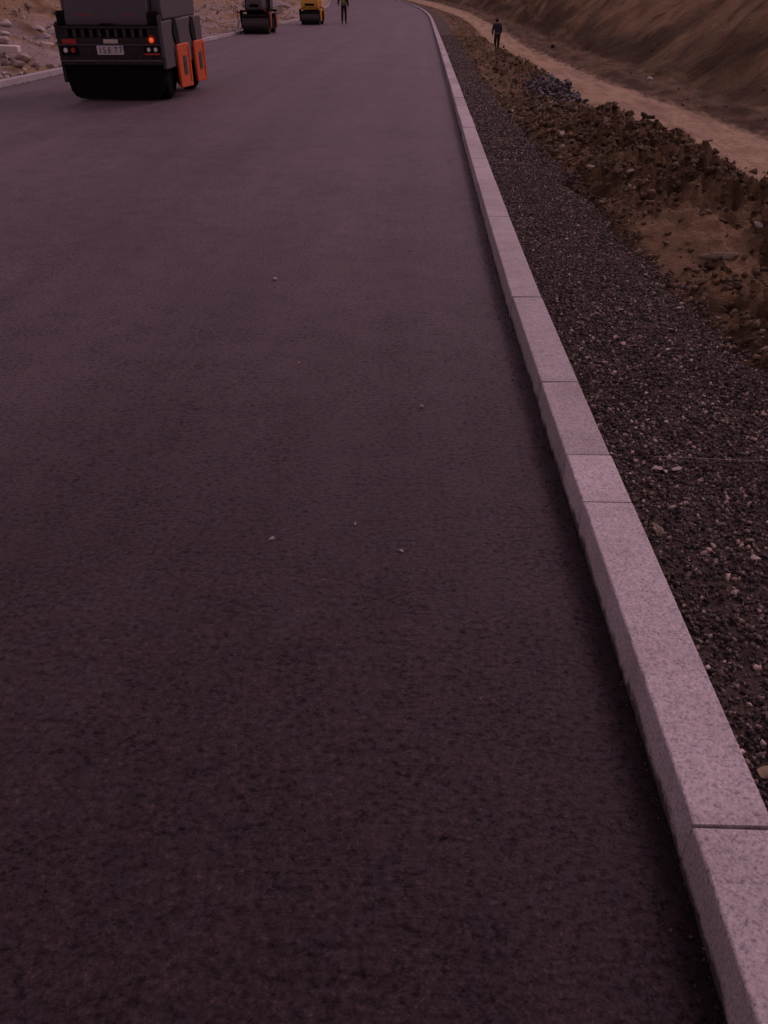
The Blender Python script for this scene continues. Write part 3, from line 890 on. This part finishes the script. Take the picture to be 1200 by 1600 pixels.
# heap of grey stone on the berm
hp = empty('stone_heap', (2.42, 15.6, 0))
bm = bmesh.new()
bmesh.ops.create_icosphere(bm, subdivisions=3, radius=1)
for v in bm.verts:
    n_ = float(pnoise(np.array(v.co.x * 2.2), np.array(v.co.y * 2.2 + v.co.z), 9))
    v.co *= 1 + .18 * n_
    v.co = Vector((v.co.x * .42, v.co.y * 1.5, max(v.co.z, -.5) * .10 + .05))
hm = obj('mound', bm, MA['bluestone'], hp, smooth=True)
nn = 1300
th_ = rng.random(nn) * 2 * math.pi; rd = np.abs(rng.normal(0, .55, nn))
hx_, hy_ = rd * np.cos(th_), rd * np.sin(th_)
hz_ = ground_right(2.42 + hx_ * .58, 15.6 + hy_ * 2.3)[0] + .16 * np.exp(-rd * rd * 1.6) * (1 + .6 * pnoise(hx_ * 3, hy_ * 3, 17))
st = scatter('stones', np.stack([hx_ * .58, hy_ * 2.3, hz_], -1), .025 + .05 * rng.random(nn) ** 2, rng.random(nn), MA['bluestone'], parent=hp, squash=.8)
st['kind'] = 'stuff'
tag(hp, 'low heap of blue-grey crushed stone on the berm beside the dirt track', 'stone heap')

# dry grass
def grass(name, pts, label, hmin=.03, hmax=.11):
    vs_, fs_, ts_ = [], [], []
    arr = np.array(pts)
    zs = ground_right(arr[:, 0], arr[:, 1])[0]
    for (x, y), z in zip(pts, zs):
        for _ in range(random.randint(8, 16)):
            a_ = random.uniform(0, 6.28); l = random.uniform(hmin, hmax); lean = random.uniform(.5, 1.5)
            bx0 = x + random.gauss(0, .05); by0 = y + random.gauss(0, .07)
            w = .005
            px, py = -math.sin(a_) * w, math.cos(a_) * w
            dx, dy = math.cos(a_) * l * lean, math.sin(a_) * l * lean
            k = len(vs_)
            vs_ += [(bx0 - px, by0 - py, z - .01), (bx0 + px, by0 + py, z - .01), (bx0 + dx * .5 + px * .7, by0 + dy * .5 + py * .7, z + l * .55), (bx0 + dx * .5 - px * .7, by0 + dy * .5 - py * .7, z + l * .55), (bx0 + dx, by0 + dy, z + l * max(.1, 1.1 - lean * .6))]
            fs_ += [(k, k + 1, k + 2), (k, k + 2, k + 3), (k + 3, k + 2, k + 4)]
            ts_ += [random.random()] * 5
    me = mesh_np(name, np.array(vs_), np.array(fs_), 3)
    at = me.attributes.new('tone', 'FLOAT', 'POINT'); at.data.foreach_set('value', np.array(ts_, np.float32))
    return tag(link(name, me, MA['grass']), label, 'dry grass', kind='stuff')
gp = []
for _ in range(330):
    y = random.uniform(11, 45)
    gp.append((float(gedge(np.array(y))) + random.uniform(-.15, 1.0), y))
for _ in range(0):
    y = random.uniform(5, 11)
    gp.append((float(gedge(np.array(y))) + random.uniform(.3, 1.3), y))
grass('dry_grass', gp, 'straw-coloured dry grass on the low berm right of the gravel')

# thin string across the gravel
bm = bmesh.new()
pts = []
for k in range(19):
    t = k / 18
    pts.append((.95 + t * .85, 2.655 - .03 * t + .001 * math.sin(k * .9), .098 + .001 * math.sin(k * .7)))
tube(bm, pts, .0009, 5)
tag(obj('string', bm, MA['string']), 'thin pale string lying across the gravel behind the right kerb', 'string')

# ------------------------------------------------------------ big pneumatic roller
def big_roller(loc, rz):
    t = empty('pneumatic_roller', loc, rz)
    tag(t, 'large dark grey road roller with orange side plates, nearest on the left', 'road roller')
    W2 = .89
    L_ = 2.85
    # frame: solid body behind the rear grille panel
    bm = prism_x(bmesh.new(), [(.14, .52), (.14, 1.13), (L_, 1.20), (L_, .52)], -W2 + .05, W2 - .05)
    obj('chassis', bm, MA['darkgrey'], t, bevel=.02)
    # rear panel made of strips round the grille opening
    rp = obj('rear_panel', box(box(box(box(bmesh.new(), (0, .07, .765), (2 * W2 - .02, .14, .41)), (0, .075, 1.115), (2 * W2 - .04, .13, .05)), (-.805, .075, 1.03), (.13, .13, .124)), (.775, .075, 1.03), (.19, .13, .124)), MA['darkgrey'], t, bevel=.01)
    obj('grille_backing', box(bmesh.new(), (-.02, .120, 1.03), (1.44, .03, .12)), MA['black'], rp)
    n = 10
    x0, x1 = -.745, .685
    for k in range(n + 1):
        x = x0 + (x1 - x0) * k / n
        obj('grille_bar', box(bmesh.new(), (x, .05, 1.03), (.058, .07, .1235)), MA['midgrey'], rp, bevel=.02)
    # skirts
    for s in (-1, 1):
        prof = [(.0, .50), (.0, 1.15), (.06, 1.20), (L_, 1.24), (L_, .55), (.3, .50)]
        if s < 0: prof = [(.0, .30), (.0, 1.15), (.06, 1.20), (L_, 1.24), (L_, .55), (.45, .50), (.30, .30)]
        bm = prism_x(bmesh.new(), prof, s * W2 - .03, s * W2 + .03)
        obj('side_skirt', bm, MA['grey'] if s > 0 else MA['darkgrey'], t, bevel=.012)
    # corner posts left and right of the hood
    for s, x, w in ((-1, -.80, .16), (1, .775, .18)):
        obj('corner_post', box(bmesh.new(), (x, .20, 1.255), (w, .30, .20)), MA['black'], t, bevel=.03)
    # hood
    hd = [(.03, 1.145), (.03, 1.26), (.16, 1.62), (.30, 1.70), (1.15, 1.74), (1.15, 1.145)]
    hood = obj('hood', prism_x(bmesh.new(), hd, -.725, .675), MA['grey'], t, bevel=.03, smooth=True)
    for x, l in ((-.40, .26), (.38, .20)):
        obj('red_stripe', box(bmesh.new(), (x, .055, 1.288), (l, .03, .028), (R(-70) + R(90), 0, 0)), MA['redstripe'], hood)
    obj('hood_latch', box(bmesh.new(), (-.02, .022, 1.16), (.24, .03, .03)), MA['black'], hood, bevel=.008)
    side = [(.30, 1.21), (.34, 1.76), (2.55, 1.78), (2.70, 1.24)]
    obj('side_tank', prism_x(bmesh.new(), side, .685, .86), MA['grey'], t, bevel=.03)
    obj('side_tank', prism_x(bmesh.new(), side, -.86, -.735), MA['grey'], t, bevel=.03)
    obj('edge_trim', box(bmesh.new(), (W2 + .005, -.012, .98), (.06, .05, .62)), MA['grey'], t, bevel=.012)
    # bumper
    bp = obj('bumper', box(bmesh.new(), (0, -.02, .60), (2 * W2, .10, .07)), MA['darkgrey'], t, bevel=.015)
    obj('bumper_edge', box(bmesh.new(), (0, -.073, .634), (2 * W2 - .04, .008, .010)), MA['chrome'], bp)
    obj('mid_strip', box(bmesh.new(), (0, -.005, .865), (1.82, .016, .018)), MA['grey'], rp)
    obj('shade_sheet', prism_y(bmesh.new(), [(-.84, .57), (-.84, .30), (-.82, .18), (-.76, .09), (-.66, .05), (.66, .05), (.76, .09), (.82, .18), (.84, .30), (.84, .57)], -.01, .015), MA['rubber'], t)  # added black sheet standing in for the deep shade under the bumper
    # plates
    pl = obj('number_plate', box(bmesh.new(), (-.015, -.012, .785), (.46, .018, .135)), MA['plate'], rp, bevel=.004)
    for ch, px_ in zip('ISE77', (-.165, -.095, -.005, .105, .185)):
        cu = bpy.data.curves.new('plate_text', 'FONT'); cu.body = ch; cu.size = .125; cu.align_x = 'CENTER'; cu.align_y = 'CENTER'; cu.extrude = .002
        ot = bpy.data.objects.new('tmp', cu); COL.objects.link(ot)
        dg = bpy.context.evaluated_depsgraph_get()
        me = bpy.data.meshes.new_from_object(ot.evaluated_get(dg)); bpy.data.objects.remove(ot)
        tx = link('plate_letter', me, MA['ink'], pl)
        tx.location = (-.02 + px_, -.0245, .785); tx.rotation_euler = (R(90), 0, 0)
    obj('label_plate', box(bmesh.new(), (.015, -.010, .915), (.25, .014, .06)), MA['label'], rp, bevel=.004)
    # lamps
    def lamp(name, x, z, r, mat, par, dep=.03):
        bm = cyl(bmesh.new(), (x, -.002, z), (x, -.002 - dep, z), r, 20, r * .8)
        return obj(name, bm, mat, par, smooth=True)
    for s, x in ((-1, -.72), (1, .71)):
        h = obj('lamp_housing', box(bmesh.new(), (x, -.012, .785), (.30, .03, .135)), MA['black'], t, bevel=.012)
        if s < 0:
            lamp('reversing_lamp', x - .06, .785, .042, MA['white'], h, .045)
            lamp('tail_lamp', x + .07, .785, .045, MA['red'], h, .045)
            obj('reflector', box(bmesh.new(), (x + .02, -.012, .91), (.25, .02, .075)), MA['red'], t, bevel=.01)
        else:
            obj('tail_lamp', box(bmesh.new(), (x, -.030, .73), (.27, .012, .03)), MA['red'], h)
            lamp('reversing_lamp', x - .055, .795, .036, MA['white'], h, .045)
            lamp('reversing_lamp', x + .065, .795, .036, MA['white'], h, .045)
            am = lamp('indicator_housing', x + .01, .935, .075, MA['red'], t, .025)
            obj('indicator_lamp', cyl(bmesh.new(), (x + .01, -.028, .935), (x + .01, -.045, .935), .038, 20, .02), MA['amber'], am, smooth=True)
    # wheels: a row of smooth tyres at each end
    for ya, nm, cnt in ((.50, 'rear_tyre', 4), (2.35, 'front_tyre', 4)):
        obj('axle', cyl(bmesh.new(), (-.85, ya, .46), (.85, ya, .46), .07, 12), MA['black'], t)
        r = .46
        w = .36
        for k in range(cnt):
            x = -.84 + w / 2 + k * (1.68 - w) / (cnt - 1)
            pr = [(-w / 2, .22), (-w / 2, r - .10), (-w / 2 + .02, r - .05), (-w / 2 + .06, r - .012), (-w / 2 + .10, r), (w / 2 - .10, r), (w / 2 - .06, r - .012), (w / 2 - .02, r - .05), (w / 2, r - .10), (w / 2, .22)]
            ty = obj('tyre', lathe_x(bmesh.new(), pr, (x, ya, r), 44), MA['rubber'], t, smooth=True)
            obj('rim', lathe_x(bmesh.new(), [(-w / 2 + .03, .23), (-w / 2 + .05, .10), (w / 2 - .05, .10), (w / 2 - .03, .23)], (x, ya, r), 24), MA['darkgrey'], ty)
    # orange side plates on black arms
    for y0, ln in ((.66, .86), (1.92, .80)):
        pr = [(y0 + .02, .16), (y0 + ln, .13), (y0 + ln + .02, .78), (y0 + ln - .05, .84), (y0 + .04, .84), (y0 - .02, .76), (y0 - .02, .42)]
        x = W2 + .035
        pp = obj('side_plate', prism_x(bmesh.new(), pr, x, x + .05), MA['orange'], t, bevel=.014)
        obj('plate_rib', box(bmesh.new(), (x + .054, y0 + ln - .14, .5), (.02, .03, .56)), MA['orange'], pp)
        obj('plate_opening', box(bmesh.new(), (x + .054, y0 + ln * .46, .50), (.012, .22, .30)), MA['ink'], pp, bevel=.004)
        obj('plate_badge', box(bmesh.new(), (x + .0615, y0 + ln * .46, .50), (.008, .09, .05)), MA['grey'], pp)
        arm = [(y0 + .10, .80), (y0 - .04, .98), (y0 - .02, 1.12), (y0 + .10, 1.24), (y0 + .22, 1.22), (y0 + .30, 1.05), (y0 + .34, .80)]
        obj('plate_arm', prism_x(bmesh.new(), arm, x - .035, x + .02), MA['black'], t, bevel=.012)
        obj('arm_bracket', box(bmesh.new(), (x - .09, y0 + .22, .92), (.12, .1, .08)), MA['black'], t)
    # operator cab above
    cabp = [(1.25, 1.75), (1.25, 2.75), (2.35, 2.75), (2.45, 1.75)]
    for x in (-.78, .78):
        for y in (1.28, 2.38):
            obj('cab_post', box(bmesh.new(), (x, y, 2.26), (.08, .08, 1.06)), MA['black'], t, bevel=.01)
    obj('cab_roof', box(bmesh.new(), (0, 1.83, 2.83), (1.86, 1.45, .12)), MA['orange'], t, bevel=.04)
    obj('cab_floor', box(bmesh.new(), (0, 1.83, 1.70), (1.34, 1.34, .08)), MA['black'], t)
    for x in (-.78, .78):
        obj('cab_window', box(bmesh.new(), (x, 1.83, 2.26), (.012, 1.0, .98)), MA['glass'], t)
    for y in (1.28, 2.38):
        obj('cab_window', box(bmesh.new(), (0, y, 2.26), (1.46, .012, .98)), MA['glass'], t)
    obj('seat', box(box(bmesh.new(), (0, 1.75, 1.98), (.5, .5, .12)), (0, 1.52, 2.28), (.48, .12, .55)), MA['black'], t, bevel=.03)
    return t
big_roller((-5.29, 15.15, 0.003), R(0.5))

# ------------------------------------------------------------ tandem rollers
def tandem(name, loc, rz, label, r, w, paint, plate, upper_grey=True):
    t = empty(name, loc, rz)
    tag(t, label, 'road roller', 'small tandem rollers on the far road')
    wb = 1.75 * r / .42
    for y in (r, r + wb):
        e = .012
        pr = [(-w / 2, r * .86), (-w / 2 + e, r * .97), (-w / 2 + 2 * e, r), (w / 2 - 2 * e, r), (w / 2 - e, r * .97), (w / 2, r * .86)]
        d = obj('drum', lathe_x(bmesh.new(), pr, (0, y, r), 56), MA['steel'], t, smooth=True)
        obj('drum_hub', cyl(bmesh.new(), (-w / 2 - .03, y, r), (w / 2 + .03, y, r), r * .35, 20), MA['black'], d)
        for s in (-1, 1):
            x = s * (w / 2 + .065)
            mat = plate if s > 0 else MA['black']
            pr = [(y - .13, r * .55), (y + .13, r * .55), (y + .2, r * 1.5), (y + .3, r * 2.2), (y - .3, r * 2.2), (y - .2, r * 1.5)]
            obj('yoke', prism_x(bmesh.new(), pr, x - .03, x + .03), mat, t, bevel=.01)
        obj('scraper', box(bmesh.new(), (0, y - r * .80, r * 1.72), (w * .98, .05, .06)), MA['black'], t)
        obj('yoke_beam', box(bmesh.new(), (0, y, r * 2.27), (w + .19, .42, r * .22)), MA['black'] if upper_grey else paint, t, bevel=.015)
    zc = r * 2.35
    h0 = [(r * .2, zc + .02), (r * .15, zc + .30), (r * .5, zc + .55), (r + .75, zc + .60), (r + .75, zc + .02)]
    hood = obj('hood', prism_x(bmesh.new(), h0, -w * (.30 if upper_grey else .46), w * (.30 if upper_grey else .46)), MA['grey'] if upper_grey else paint, t, bevel=.03, smooth=True)
    hw = .5 if upper_grey else .7
    obj('hood_grille', box(bmesh.new(), (0, r * .15 - .004, zc + .18), (hw * w * .7, .012, .12)), MA['black'], hood)
    for s in (-1, 1):
        obj('tail_lamp', box(bmesh.new(), (s * w * .40, r - .22, r * 2.27 + .02), (.09, .04, .06)), MA['red'], t, bevel=.008)
    obj('center_frame', box(bmesh.new(), (0, r + wb / 2, r * 1.75), (w * .55, wb - r * 2 + .5, r * .9)), MA['black'], t, bevel=.02)
    obj('platform', box(bmesh.new(), (0, r + wb * .55, zc + .03), (w * .95, wb * .55, .05)), MA['black'], t)
    obj('seat', box(box(bmesh.new(), (0, r + wb * .52, zc + .35), (.45, .45, .12)), (0, r + wb * .52 - .22, zc + .62), (.44, .1, .5)), MA['black'], t, bevel=.03)
    obj('front_hood', box(bmesh.new(), (0, r + wb + .1, zc + .22), (w * .8, .75, .42)), paint, t, bevel=.04)
    st_ = obj('steering_column', cyl(bmesh.new(), (0, r + wb * .9, zc + .3), (0, r + wb * .78, zc + .75), .03, 10), MA['black'], t)
    obj('steering_wheel', cyl(bmesh.new(), (0, r + wb * .785, zc + .74), (0, r + wb * .775, zc + .765), .19, 24), MA['black'], st_)
    for s in (-1, 1):
        obj('roll_bar_post', box(bmesh.new(), (s * w * .45, r + wb * .36, zc + .85), (.06, .06, 1.6)), MA['black'], t)
    obj('roll_bar_top', box(bmesh.new(), (0, r + wb * .36, zc + 1.68), (w * .9 + .06, .06, .06)), MA['black'], t)
    return t

t2 = tandem('tandem_roller', (-7.70, 42.0, .003), R(0), 'small tandem roller with grey hood and orange-red side yoke by the left kerb', .40, 1.22, MA['grey'], MA['dullorange'], True)
obj('side_rod', cyl(bmesh.new(), (-.80, .1, .28), (-.80, .1, .95), .018, 8), MA['chrome'], t2)
obj('rod_bracket', box(bmesh.new(), (-.74, .1, .86), (.16, .05, .05)), MA['black'], t2)
t3 = tandem('tandem_roller', (-6.70, 54.8, .003), R(-2), 'yellow tandem roller with dark steel drum, farthest on the road', .36, 1.12, MA['yellow'], MA['yellow'], False)

# ------------------------------------------------------------ people
def skin_mesh(name, verts, edges, radii, mat, parent=None, sub=2, root=0):
    me = bpy.data.meshes.new(name)
    me.from_pydata(verts, edges, [])
    o = bpy.data.objects.new(name, me)
    COL.objects.link(o)
    o.modifiers.new('skin', 'SKIN').use_smooth_shade = True
    if not me.skin_vertices:
        bm = bmesh.new(); bm.from_mesh(me); bm.verts.layers.skin.verify(); bm.to_mesh(me); bm.free()
    for i, r in enumerate(radii):
        sv = me.skin_vertices[0].data[i]
        sv.radius = r if isinstance(r, tuple) else (r, r)
        sv.use_root = (i == root)
    s = o.modifiers.new('sub', 'SUBSURF'); s.levels = sub; s.render_levels = sub
    dg = bpy.context.evaluated_depsgraph_get()
    m2 = bpy.data.meshes.new_from_object(o.evaluated_get(dg))
    bpy.data.objects.remove(o)
    m2.name = name
    m2.materials.clear()
    return link(name, m2, mat, parent)

def person(loc, rz, label, J, top, trousers, vest=None):
    """J: joint dictionary in metres; x right, y forward"""
    t = empty('person', loc, rz)
    tag(t, label, 'person')
    names = list(J.keys()); ix = {n: i for i, n in enumerate(names)}
    def grow(name, chain_edges, rad, mat, sub=2, root=None):
        used = []
        for a_, b_ in chain_edges:
            for q in (a_, b_):
                if q not in used: used.append(q)
        idx = {n: i for i, n in enumerate(used)}
        return skin_mesh(name, [J[n] for n in used], [(idx[a_], idx[b_]) for a_, b_ in chain_edges], [rad[n] for n in used], mat, t, sub, idx[root] if root else 0)
    # hands: palm plus five fingers
    E = [('pelvis', 'waist'), ('waist', 'chest'), ('chest', 'neck'), ('neck', 'chin'), ('chin', 'head'), ('head', 'crown')]
    rad = dict(pelvis=.12, waist=.11, chest=.12, neck=.052, chin=(.062, .07), head=(.076, .092), crown=(.055, .065))
    for s in 'lr':
        E += [('chest', 'sho' + s), ('sho' + s, 'elb' + s), ('elb' + s, 'wri' + s), ('wri' + s, 'pal' + s), ('pelvis', 'hip' + s), ('hip' + s, 'kne' + s), ('kne' + s, 'ank' + s), ('ank' + s, 'toe' + s)]
        rad.update({'sho' + s: .052, 'elb' + s: .04, 'wri' + s: .027, 'pal' + s: (.02, .036), 'hip' + s: .078, 'kne' + s: .055, 'ank' + s: .038, 'toe' + s: .034})
        w, p = Vector(J['wri' + s]), Vector(J['pal' + s])
        d = (p - w).normalized()
        side = Vector((0, 1, 0)); side = (side - d * side.dot(d)).normalized()
        inn = d.cross(side) * (1 if s == 'l' else -1)
        for k, (o_, l) in enumerate(((.028, .066), (.010, .076), (-.009, .070), (-.027, .054))):
            a_, b_ = 'f%s%da' % (s, k), 'f%s%db' % (s, k)
            J[a_] = tuple(p + side * o_ + d * l * .55); J[b_] = tuple(p + side * o_ + d * l * .95 + inn * l * .3)
            E += [('pal' + s, a_), (a_, b_)]; rad[a_] = .0085; rad[b_] = .0075
        a_, b_ = 't%sa' % s, 't%sb' % s
        J[a_] = tuple(w + d * .03 + side * .045); J[b_] = tuple(w + d * .075 + side * .06 + inn * .01)
        E += [('pal' + s, a_), (a_, b_)]; rad[a_] = .011; rad[b_] = .009
    body = grow('body', E, rad, MA['skin'], 2, 'pelvis')
    # face: nose and ears grow out of the head mesh itself by pulling vertices
    hd, ch = Vector(J['head']), Vector(J['chin'])
    fwd = Vector(J['face'])
    for v in body.data.vertices:
        q = v.co - (hd * .6 + ch * .4)
        if q.length < .14 and q.normalized().dot(fwd) > .94:
            v.co += fwd * .022
    # hair
    bm = bmesh.new()
    bmesh.ops.create_uvsphere(bm, u_segments=20, v_segments=14, radius=.118, matrix=Matrix.Translation(hd + Vector((0, 0, .03)) - fwd * .014))
    for v in bm.verts:
        q = v.co - hd
        v.co.x = hd.x + (v.co.x - hd.x) * .84
    cut = [v for v in bm.verts if (v.co - hd).dot(fwd) > .03 and (v.co - hd).z < .075 or (v.co - hd).z < -.075]
    bmesh.ops.delete(bm, geom=cut, context='VERTS')
    obj('hair', bm, MA['hair'], t, smooth=True)
    # jacket
    JE = [('pelvis', 'waist'), ('waist', 'chest'), ('chest', 'neck')]
    jr = dict(pelvis=(.185, .13), waist=(.175, .135), chest=(.19, .145), neck=.07)
    for s in 'lr':
        JE += [('chest', 'sho' + s), ('sho' + s, 'elb' + s), ('elb' + s, 'wri' + s)]
        jr.update({'sho' + s: .085, 'elb' + s: .066, 'wri' + s: .047})
    grow('jacket', JE, jr, top, 2, 'pelvis')
    TE = []
    tr = dict(pelvis=(.165, .125))
    for s in 'lr':
        TE += [('pelvis', 'hip' + s), ('hip' + s, 'kne' + s), ('kne' + s, 'ank' + s)]
        tr.update({'hip' + s: .105, 'kne' + s: .078, 'ank' + s: .066})
    grow('trousers', TE, tr, trousers, 2, 'pelvis')
    for s in 'lr':
        a_, b_ = Vector(J['ank' + s]), Vector(J['toe' + s])
        d = (b_ - a_); d.z = 0; d.normalize()
        bm = bmesh.new()
        m = Matrix.Translation((a_.x + d.x * .07, a_.y + d.y * .07, a_.z - .035)) @ Matrix.Rotation(math.atan2(-d.x, d.y), 4, 'Z') @ Matrix.Diagonal((.05, .145, .05, 1))
        bmesh.ops.create_uvsphere(bm, u_segments=14, v_segments=10, radius=1, matrix=m)
        for v in bm.verts: v.co.z = max(v.co.z, 0.0)
        obj('shoe', bm, MA['shoe'], t, smooth=True)
    if vest:
        VE = [('waist', 'chest'), ('chest', 'neck')]
        J['vlow'] = tuple(Vector(J['pelvis']) * .6 + Vector(J['waist']) * .4)
        v = grow('vest', [('vlow', 'waist'), ('waist', 'chest')], dict(vlow=(.20, .15), waist=(.20, .155), chest=(.215, .165)), vest, 2, 'vlow')
    return t

# walker bending forward, dark clothes, seen from behind, on the track beyond the berm
Jw = dict(pelvis=(0, 0, .93), waist=(0, .05, 1.08), chest=(0, .15, 1.30), neck=(0, .22, 1.43), chin=(0, .28, 1.47), head=(0, .31, 1.54), crown=(0, .33, 1.62), face=(0, .9, -.43),
          shol=(-.19, .15, 1.36), elbl=(-.25, .17, 1.08), wril=(-.22, .30, .90), pall=(-.21, .34, .84), shor=(.19, .15, 1.36), elbr=(.25, .17, 1.08), wrir=(.21, .32, .92), palr=(.20, .36, .86),
          hipl=(-.09, 0, .88), knel=(-.09, .06, .48), ankl=(-.07, .0, .085), toel=(-.08, .16, .03), hipr=(.09, 0, .88), kner=(.09, .03, .48), ankr=(.07, -.05, .085), toer=(.09, .11, .03))
person((4.38, 52.0, height(4.38, 52.0)), R(8), 'person in dark navy jacket and trousers on the dirt track, seen from behind', Jw, MA['navy'], MA['darkcloth'])
Jr = dict(pelvis=(0, 0, .95), waist=(0, .01, 1.10), chest=(0, .02, 1.33), neck=(0, .02, 1.49), chin=(0, .04, 1.54), head=(0, .05, 1.61), crown=(0, .045, 1.70), face=(0, 1, 0),
          shol=(-.19, .02, 1.42), elbl=(-.34, .0, 1.19), wril=(-.36, .14, 1.0), pall=(-.365, .18, .94), shor=(.19, .02, 1.42), elbr=(.25, -.03, 1.14), wrir=(.27, .08, .90), palr=(.275, .10, .83),
          hipl=(-.09, 0, .9), knel=(-.11, .02, .48), ankl=(-.12, -.03, .085), toel=(-.14, .13, .03), hipr=(.09, 0, .9), kner=(.10, .06, .49), ankr=(.10, .04, .085), toer=(.12, .20, .03))
person((-4.86, 57.5, float(rise(np.array(57.5))) + .003), R(-4), 'road worker in yellow-green vest and dark trousers standing on the far asphalt', Jr, MA['darkcloth'], MA['darkcloth'], MA['vest'])

scene.render.resolution_x = 768
scene.render.resolution_y = 1024
